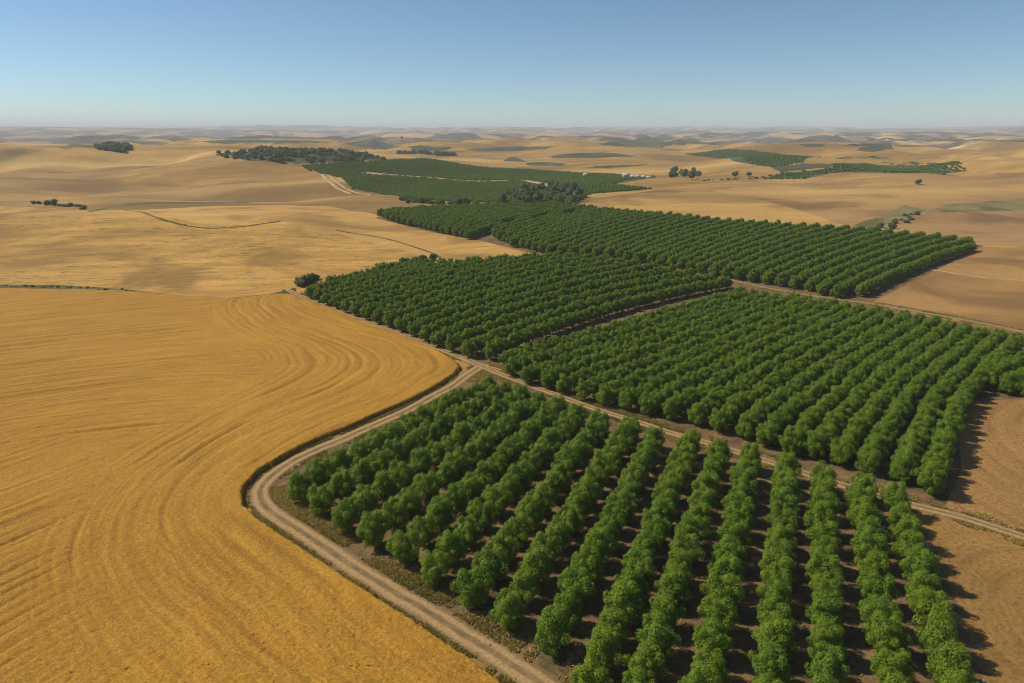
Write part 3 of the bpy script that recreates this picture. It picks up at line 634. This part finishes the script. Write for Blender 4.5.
# far green fields: rows too fine to count
def fill(px, step, jit, rot=.6):
    P = trace(px, step=25); lo, hi = P.min(0), P.max(0); c = (lo + hi) / 2; r_ = np.hypot(*(hi - lo)) / 2
    a = np.arange(-r_, r_, step[0]); b = np.arange(-r_, r_, step[1]); A_, B_ = np.meshgrid(a, b)
    x = c[0] + A_ * math.cos(rot) - B_ * math.sin(rot); y = c[1] + A_ * math.sin(rot) + B_ * math.cos(rot)
    x = x + rng.normal(0, jit, x.shape); y = y + rng.normal(0, jit, y.shape); m = inside(x, y, P); return np.column_stack([x[m], y[m]])
Z = {n: px for n, _, px in ZONES}
farp = [fill(Z['orchard_terrace'], (5.2, 5.6), .4, .6)]
for nm in ('orchard_hill', 'orchard_hollow'): farp.append(fill(Z[nm], (7, 7.5), .8, .4))
farp = np.vstack(farp)
trk = catmull([pix(*p) for p in [(368, 173), (418, 177), (451, 180), (490, 181.5), (522, 180.5), (542, 184), (560, 189), (572, 195)]], 8)
farp = farp[dist_line(farp[:, 0], farp[:, 1], trk) > 10]
print('far', len(farp))
gn_scatter('far_orchard_rows', farp, srcs, 'dull green far orchards on the gentle slopes beyond the middle blocks', 'orchard', (.95, 1.15), (.34, .42), -.2)
ribbon('farm_track', trk, 12, M['pale'], .8)

# ------------------------------------------------------------------ bushes, groves and hedges
BUSH = [crown_mesh('crown', 2.6, 4.6, -.1, 1500, .30, M['leaf_dark'], 12, 90 + i) for i in range(4)]
def ordinal(n):
    if n < 20: return ORD[n - 1]
    t = 'twenty thirty forty fifty sixty'.split()[n // 10 - 2]
    return t[:-1] + 'ieth' if n % 10 == 0 else t + '-' + ORD[n % 10 - 1]
def bush_line(pts_px, n, sc, label, group, jit=.8, mode='line', zs=(.7, 1.1), spread=3.0, cat='bush', name='bush', crowns=None, trunks=None):
    out = []; objs = []
    L = np.array([pix(*p) for p in pts_px])
    P = catmull(L, 2) if mode == 'line' and len(L) > 2 else L
    for k in range(n):
        if mode == 'line':
            s_ = (k + random.uniform(.1, .9)) / n * (len(P) - 1); i_ = min(int(s_), len(P) - 2); p = P[i_] + (P[i_ + 1] - P[i_]) * (s_ - i_) + np.random.default_rng(k + 77).normal(0, jit, 2)
        else:
            for _ in range(400):
                p = np.array([random.uniform(L[:, 0].min(), L[:, 0].max()), random.uniform(L[:, 1].min(), L[:, 1].max())])
                if inside(p[:1], p[1:], L)[0] and all(np.hypot(*(p - q[:2])) > spread for q in out): break
        s0 = random.uniform(*sc); out.append(p)
        z = float(height(p[0], p[1]))
        if name == 'bush':
            r = bpy.data.objects.new('bush', BUSH[k % 4]); COL.objects.link(r); r.location = (p[0], p[1], z - .1); r.rotation_euler = (0, 0, random.uniform(0, 6.28)); r.scale = (s0, s0, s0 * random.uniform(*zs))
        else:
            r = make_tree(p[0], p[1], z - .1, random.uniform(0, 6.28), (s0, s0 * random.uniform(*zs)), k % len(BIGC), name, BIGC, BIGT)
        objs.append(r); tag(r, label if isinstance(label, str) else label[k], cat, group)
    if isinstance(label, str):
        objs.sort(key=lambda o: project(*o.location)[0])
        for k, r in enumerate(objs): r['label'] = ordinal(k + 1) + label
    return out
BIGC = [crown_mesh('crown', 4.2, 7.6, 1.2, 3600, .36, M['leaf_dark'], 18, 120 + i) for i in range(3)]
BIGT = [trunk_mesh('trunk', 2.0, .32, 130 + i, 2.2, 5.6) for i in range(3)]
bush_line([(299, 287), (306, 282), (314, 279), (322, 279)], 8, (.45, 1.0), ' bush from left in the thicket at the left orchard corner', 'bushes at the left orchard corner', 1.0, zs=(.7, 1.2))
bush_line([(378, 271), (398, 265), (420, 261), (436, 260)], 13, (.5, .8), ' low bush from left in the hedge along the middle left orchard', 'hedge bushes behind the middle left orchard', .5)
bush_line([(28, 203.5), (45, 204.5), (68, 207), (88, 209.5)], 16, (.6, .95), ' bush from left in the hedge cresting the far left stubble hill', 'hedge bushes on the left hill crest', .8, zs=(.4, .8))
bush_line([(50, 204), (56, 204.5)], 2, (1.15, 1.35), ' from left of two large rounded bushes above the left hill hedge', 'large bushes of the left hill hedge', .8, zs=(.6, .8))
bush_line([(152, 216), (176, 223), (199, 227.5), (223, 228), (252, 225.5), (281, 221)], 40, (.16, .30), ' tiny bush from left in the curved strip across the stubble hill', 'bushes of the curved weedy strip', .3, zs=(.3, .5))
bush_line([(0, 286), (59, 287), (103, 289), (141, 292.5), (182, 298), (229, 300), (264, 297), (285, 293)], 60, (.15, .30), ' small bush from left in the rough strip above the ripe wheat', 'small bushes above the wheat', .7, zs=(.3, .6))
bush_line([(600, 216), (640, 220), (700, 226), (745, 230), (800, 234), (840, 237)], 46, (.8, 1.25), ' dark bush from left in the hedge behind the far orchard block', 'hedge bushes behind the far orchard block', 1.0, zs=(.5, .9))
bush_line([(835, 235), (865, 232), (890, 226), (905, 219), (918, 214)], 22, (.5, 1.0), ' small bush from left in the dry hollow right of the orchard', 'bushes of the dry stream hollow', 2.5, zs=(.4, .8))
bush_line([(500, 204), (512, 194), (535, 190), (560, 188), (580, 191), (585, 200), (560, 206), (530, 206)], 34, (.7, 1.15), ' tree from left in the dense grove below the orchard terrace', 'trees of the dense grove', mode='area', name='broadleaf_tree', cat='tree', spread=7, zs=(.8, 1.05))
bush_line([(668, 180), (672, 173), (690, 170), (702, 176), (695, 181)], 14, (.8, 1.2), ' tree from left in the small round grove by the white farm', 'trees of the round grove', mode='area', name='broadleaf_tree', cat='tree', spread=7, zs=(.8, 1.05))
for x_, y_, sc_, lab in ((457, 207, .85, 'left one of two dark trees standing in the gap before the orchard terrace'), (465, 207, .85, 'right one of two dark trees standing in the gap before the orchard terrace'),
                         (918, 184.5, .62, 'lone dark tree in the open golden field at right'), (735, 177, .8, 'lone tree on the hedge right of the round grove'),
                         (749, 176.5, .65, 'small tree farther right along the hedge beyond the grove'), (408, 204, .45, 'small lone tree in the pale field left of the paired trees'), (402, 139, 1.1, 'solitary clump of trees on a distant ridge near the skyline')):
    p = pix(x_, y_); o = make_tree(p[0], p[1], float(height(p[0], p[1])) - .1, random.uniform(0, 6), (sc_, sc_ * .95), random.randrange(3), 'broadleaf_tree', BIGC, BIGT); tag(o, lab, 'tree')
bush_line([(400, 200), (440, 204), (490, 205)], 26, (.9, 1.5), ' low bush from left along the lower edge of the orchard terrace', 'bushes below the orchard terrace', 2, zs=(.4, .7))
bush_line([(700, 181), (760, 178), (775, 175)], 16, (.5, .9), ' low bush from left in the hedge right of the round grove', 'hedge bushes right of the grove', 2, zs=(.4, .7))
bush_line([(398, 153), (430, 154), (455, 156)], 20, (2.2, 3.2), ' dark bush from left in the far hedge above the orchard terrace', 'bushes of the far hedge', 3, zs=(.5, .8))
def wood(name, px, n, label, sc, mats=None):
    P = trace(px, step=20); lo, hi = P.min(0), P.max(0); q = rng.uniform(lo, hi, (n * 4, 2)); q = q[inside(q[:, 0], q[:, 1], P)][:n]
    return gn_scatter(name, q, [[bsrc[k]] for k in range(4)], label, 'scrub', sc, (.4, .8))
bsrc = []
for k in range(4):
    for o in COL.objects:
        if o.data == BUSH[k]: bsrc.append(o); break
wood('far_scrub', Z['scrub_slope'], 750, 'dark scrub woodland covering the slope left above the orchard terrace', (1.0, 1.8))
wood('far_scrub', Z['scrub_knoll'], 160, 'dark scrub knoll on the left hills near the skyline', (1.3, 2.4))

# ------------------------------------------------------------------ white farm buildings
def farm_house(x_, y_, L, W_, hh, rot, label):
    p = pix(x_, y_); r = bpy.data.objects.new('farm_building', None); COL.objects.link(r); r.location = (p[0], p[1], float(height(p[0], p[1])) - .3); r.rotation_euler = (0, 0, rot)
    a, c, rh = L / 2, W_ / 2, W_ * .32
    mesh_np('wall', [(-a, -c, 0), (a, -c, 0), (a, c, 0), (-a, c, 0), (-a, -c, hh), (a, -c, hh), (a, c, hh), (-a, c, hh)], [[0, 1, 5, 4], [1, 2, 6, 5], [2, 3, 7, 6], [3, 0, 4, 7]], M['white'], r)
    mesh_np('gable', [(-a, -c, hh), (-a, c, hh), (-a, 0, hh + rh), (a, -c, hh), (a, c, hh), (a, 0, hh + rh)], [[0, 2, 1], [3, 4, 5]], M['white'], r)
    o_ = .4; V = []
    for dz in (.03, .22):
        V += [(-a - o_, -c - o_, hh - rh * o_ / c + dz), (a + o_, -c - o_, hh - rh * o_ / c + dz), (a + o_, 0, hh + rh + dz), (-a - o_, 0, hh + rh + dz), (-a - o_, c + o_, hh - rh * o_ / c + dz), (a + o_, c + o_, hh - rh * o_ / c + dz)]
    mesh_np('roof', V, [[0, 3, 2, 1], [3, 4, 5, 2], [6, 7, 8, 9], [9, 8, 11, 10], [0, 1, 7, 6], [4, 10, 11, 5], [0, 6, 9, 3], [3, 9, 10, 4], [1, 2, 8, 7], [2, 5, 11, 8]], M['roofing'], r)
    mesh_np('door', [(-.9, -c - .04, 0), (.9, -c - .04, 0), (.9, -c - .04, 2.3), (-.9, -c - .04, 2.3)], [[0, 1, 2, 3]], M['door'], r)
    for sx in (-.3, .3):
        x0 = sx * L; mesh_np('window', [(x0 - .6, -c - .04, 1.1), (x0 + .6, -c - .04, 1.1), (x0 + .6, -c - .04, 2.2), (x0 - .6, -c - .04, 2.2)], [[0, 1, 2, 3]], M['door'], r)
    tag(r, label, 'building', 'white farm buildings in the valley')
for a in ((626, 177.5, 9, 6, 3.4, .1, 'leftmost and tallest white farm building of the valley row'), (633, 177.8, 7, 5, 2.2, -.2, 'low white farm building second from left in the valley row'),
          (638, 178, 8, 5, 2.3, .3, 'middle white farm building of the valley row'), (643.5, 178.2, 6, 4.5, 2.1, 0, 'small white farm building fourth from left in the valley row'),
          (649, 178.6, 7, 4.5, 1.9, .2, 'rightmost low white farm building next to the round grove'), (586, 176.5, 7, 5, 3, .1, 'lone white farm building left of the farm row')):
    farm_house(*a)

# ------------------------------------------------------------------ grass and weeds on the verges
def tufts(name, P, hgt, wid, label, mat='grass'):
    n = len(P); k = 5; P = np.repeat(P, k, 0) + rng.normal(0, .12, (n * k, 2)); m_ = len(P)
    z = height(P[:, 0], P[:, 1]) + .0; a = rng.uniform(0, 6.28, m_); h_ = hgt * rng.uniform(.5, 1.3, m_); l_ = rng.normal(0, .6, (m_, 2)) * h_[:, None]; w_ = wid * rng.uniform(.6, 1.3, m_)
    c_, s_ = np.cos(a) * w_, np.sin(a) * w_
    V = np.stack([np.column_stack([P[:, 0] - c_, P[:, 1] - s_, z]), np.column_stack([P[:, 0] + c_, P[:, 1] + s_, z]), np.column_stack([P[:, 0] + c_ * .3 + l_[:, 0], P[:, 1] + s_ * .3 + l_[:, 1], z + h_]), np.column_stack([P[:, 0] - c_ * .3 + l_[:, 0], P[:, 1] - s_ * .3 + l_[:, 1], z + h_])], 1).reshape(-1, 3)
    t = np.clip(np.repeat(vnoise(P[::k, 0] / 6, P[::k, 1] / 6, 41), k) * 1.4 - .3 + rng.normal(0, .18, m_), 0, 1)
    return tag(mesh_np(name, V, np.arange(m_ * 4).reshape(-1, 4), M[mat], attrs={'tint': ('FACE', t)}), label, 'grass', kind='stuff')
def verge(L, lo, hi, n, side):
    T = np.gradient(L, axis=0); T /= np.linalg.norm(T, axis=1)[:, None]; Nn = np.stack([T[:, 1], -T[:, 0]], 1)
    i = rng.integers(0, len(L), n * 2); o_ = lo + (hi - lo) * rng.beta(1, 1.6, n * 2); P = L[i] + T[i] * rng.uniform(-1, 1, (n * 2, 1)) + Nn[i] * (side * o_)[:, None]
    keep = vnoise(P[:, 0] / 4, P[:, 1] / 4, 44) + .5 * vnoise(P[:, 0] / 1.3, P[:, 1] / 1.3, 45) > .55 + .25 * (o_ - lo) / (hi - lo)
    return P[keep][:n]
VG = np.vstack([verge(RO['lower'], 1.7, 5.5, 11000, -1), verge(RO['lower'], 1.7, 3.1, 6500, 1), verge(RO['road2'], 1.3, 3.2, 5500, 1), verge(RO['road2'], 1.3, 3.4, 5500, -1),
                verge(RO['road3'], 1.3, 3.5, 3000, 1), verge(RO['road3'], 1.3, 3.0, 2500, -1), verge(RO['road1'], 1.4, 3.0, 3500, -1), verge(RO['road1'], 1.4, 1.9, 1500, 1)])
VG = VG[~inside(VG[:, 0], VG[:, 1], WHEAT)]
for k in RO: VG = VG[dist_line(VG[:, 0], VG[:, 1], RO[k]) > (1.65 if k == 'lower' else 1.2)]
tufts('verge_grass', VG, .22, .10, 'patchy green and straw grass along the verges of the dirt roads')
AP = np.array([(q[0], q[1]) for q in TREES if q[2] in 'AB']); wd = AP[rng.integers(0, len(AP), 9000)] + rng.normal(0, 1.6, (9000, 2))
wd = wd[vnoise(wd[:, 0] / 5, wd[:, 1] / 5, 48) > .45]
tufts('orchard_weeds', wd, .2, .09, 'low weeds growing between the orchard rows')

def strip(name, px, width, mat, lift):
    L = catmull([pix(*p) for p in px], 3); return ribbon(name, L, width, M[mat], lift, 1.1 if mat == 'weeds' else 0)
strip('weedy_strip', [(126, 210.5), (152, 216), (176, 223.5), (199, 227.5), (223, 228), (252, 225.3), (281, 221)], 1.8, 'weeds', .16)
strip('weedy_strip', [(336, 230), (378, 237), (417, 248), (436, 255), (441, 260)], 1.8, 'weeds', .16)
strip('weedy_strip', [(866, 300.5), (906, 307.5), (951, 315.5), (1024, 330), (1100, 347)], 1.0, 'weeds', .13)
strip('farm_track', [(322, 174), (328, 180), (336, 187), (344, 191), (352, 194)], 4, 'pale', .5)
strip('farm_track', [(330, 176), (338, 183), (348, 189.5), (358, 193), (372, 195)], 3, 'pale', .5)
strip('farm_track', [(917, 268), (941, 271), (975, 276.5), (1024, 280.5), (1100, 286)], 1.1, 'pale', .12)
strip('farm_track', [(982, 245.5), (1024, 247.5), (1100, 250)], 7, 'gold_band', .14)
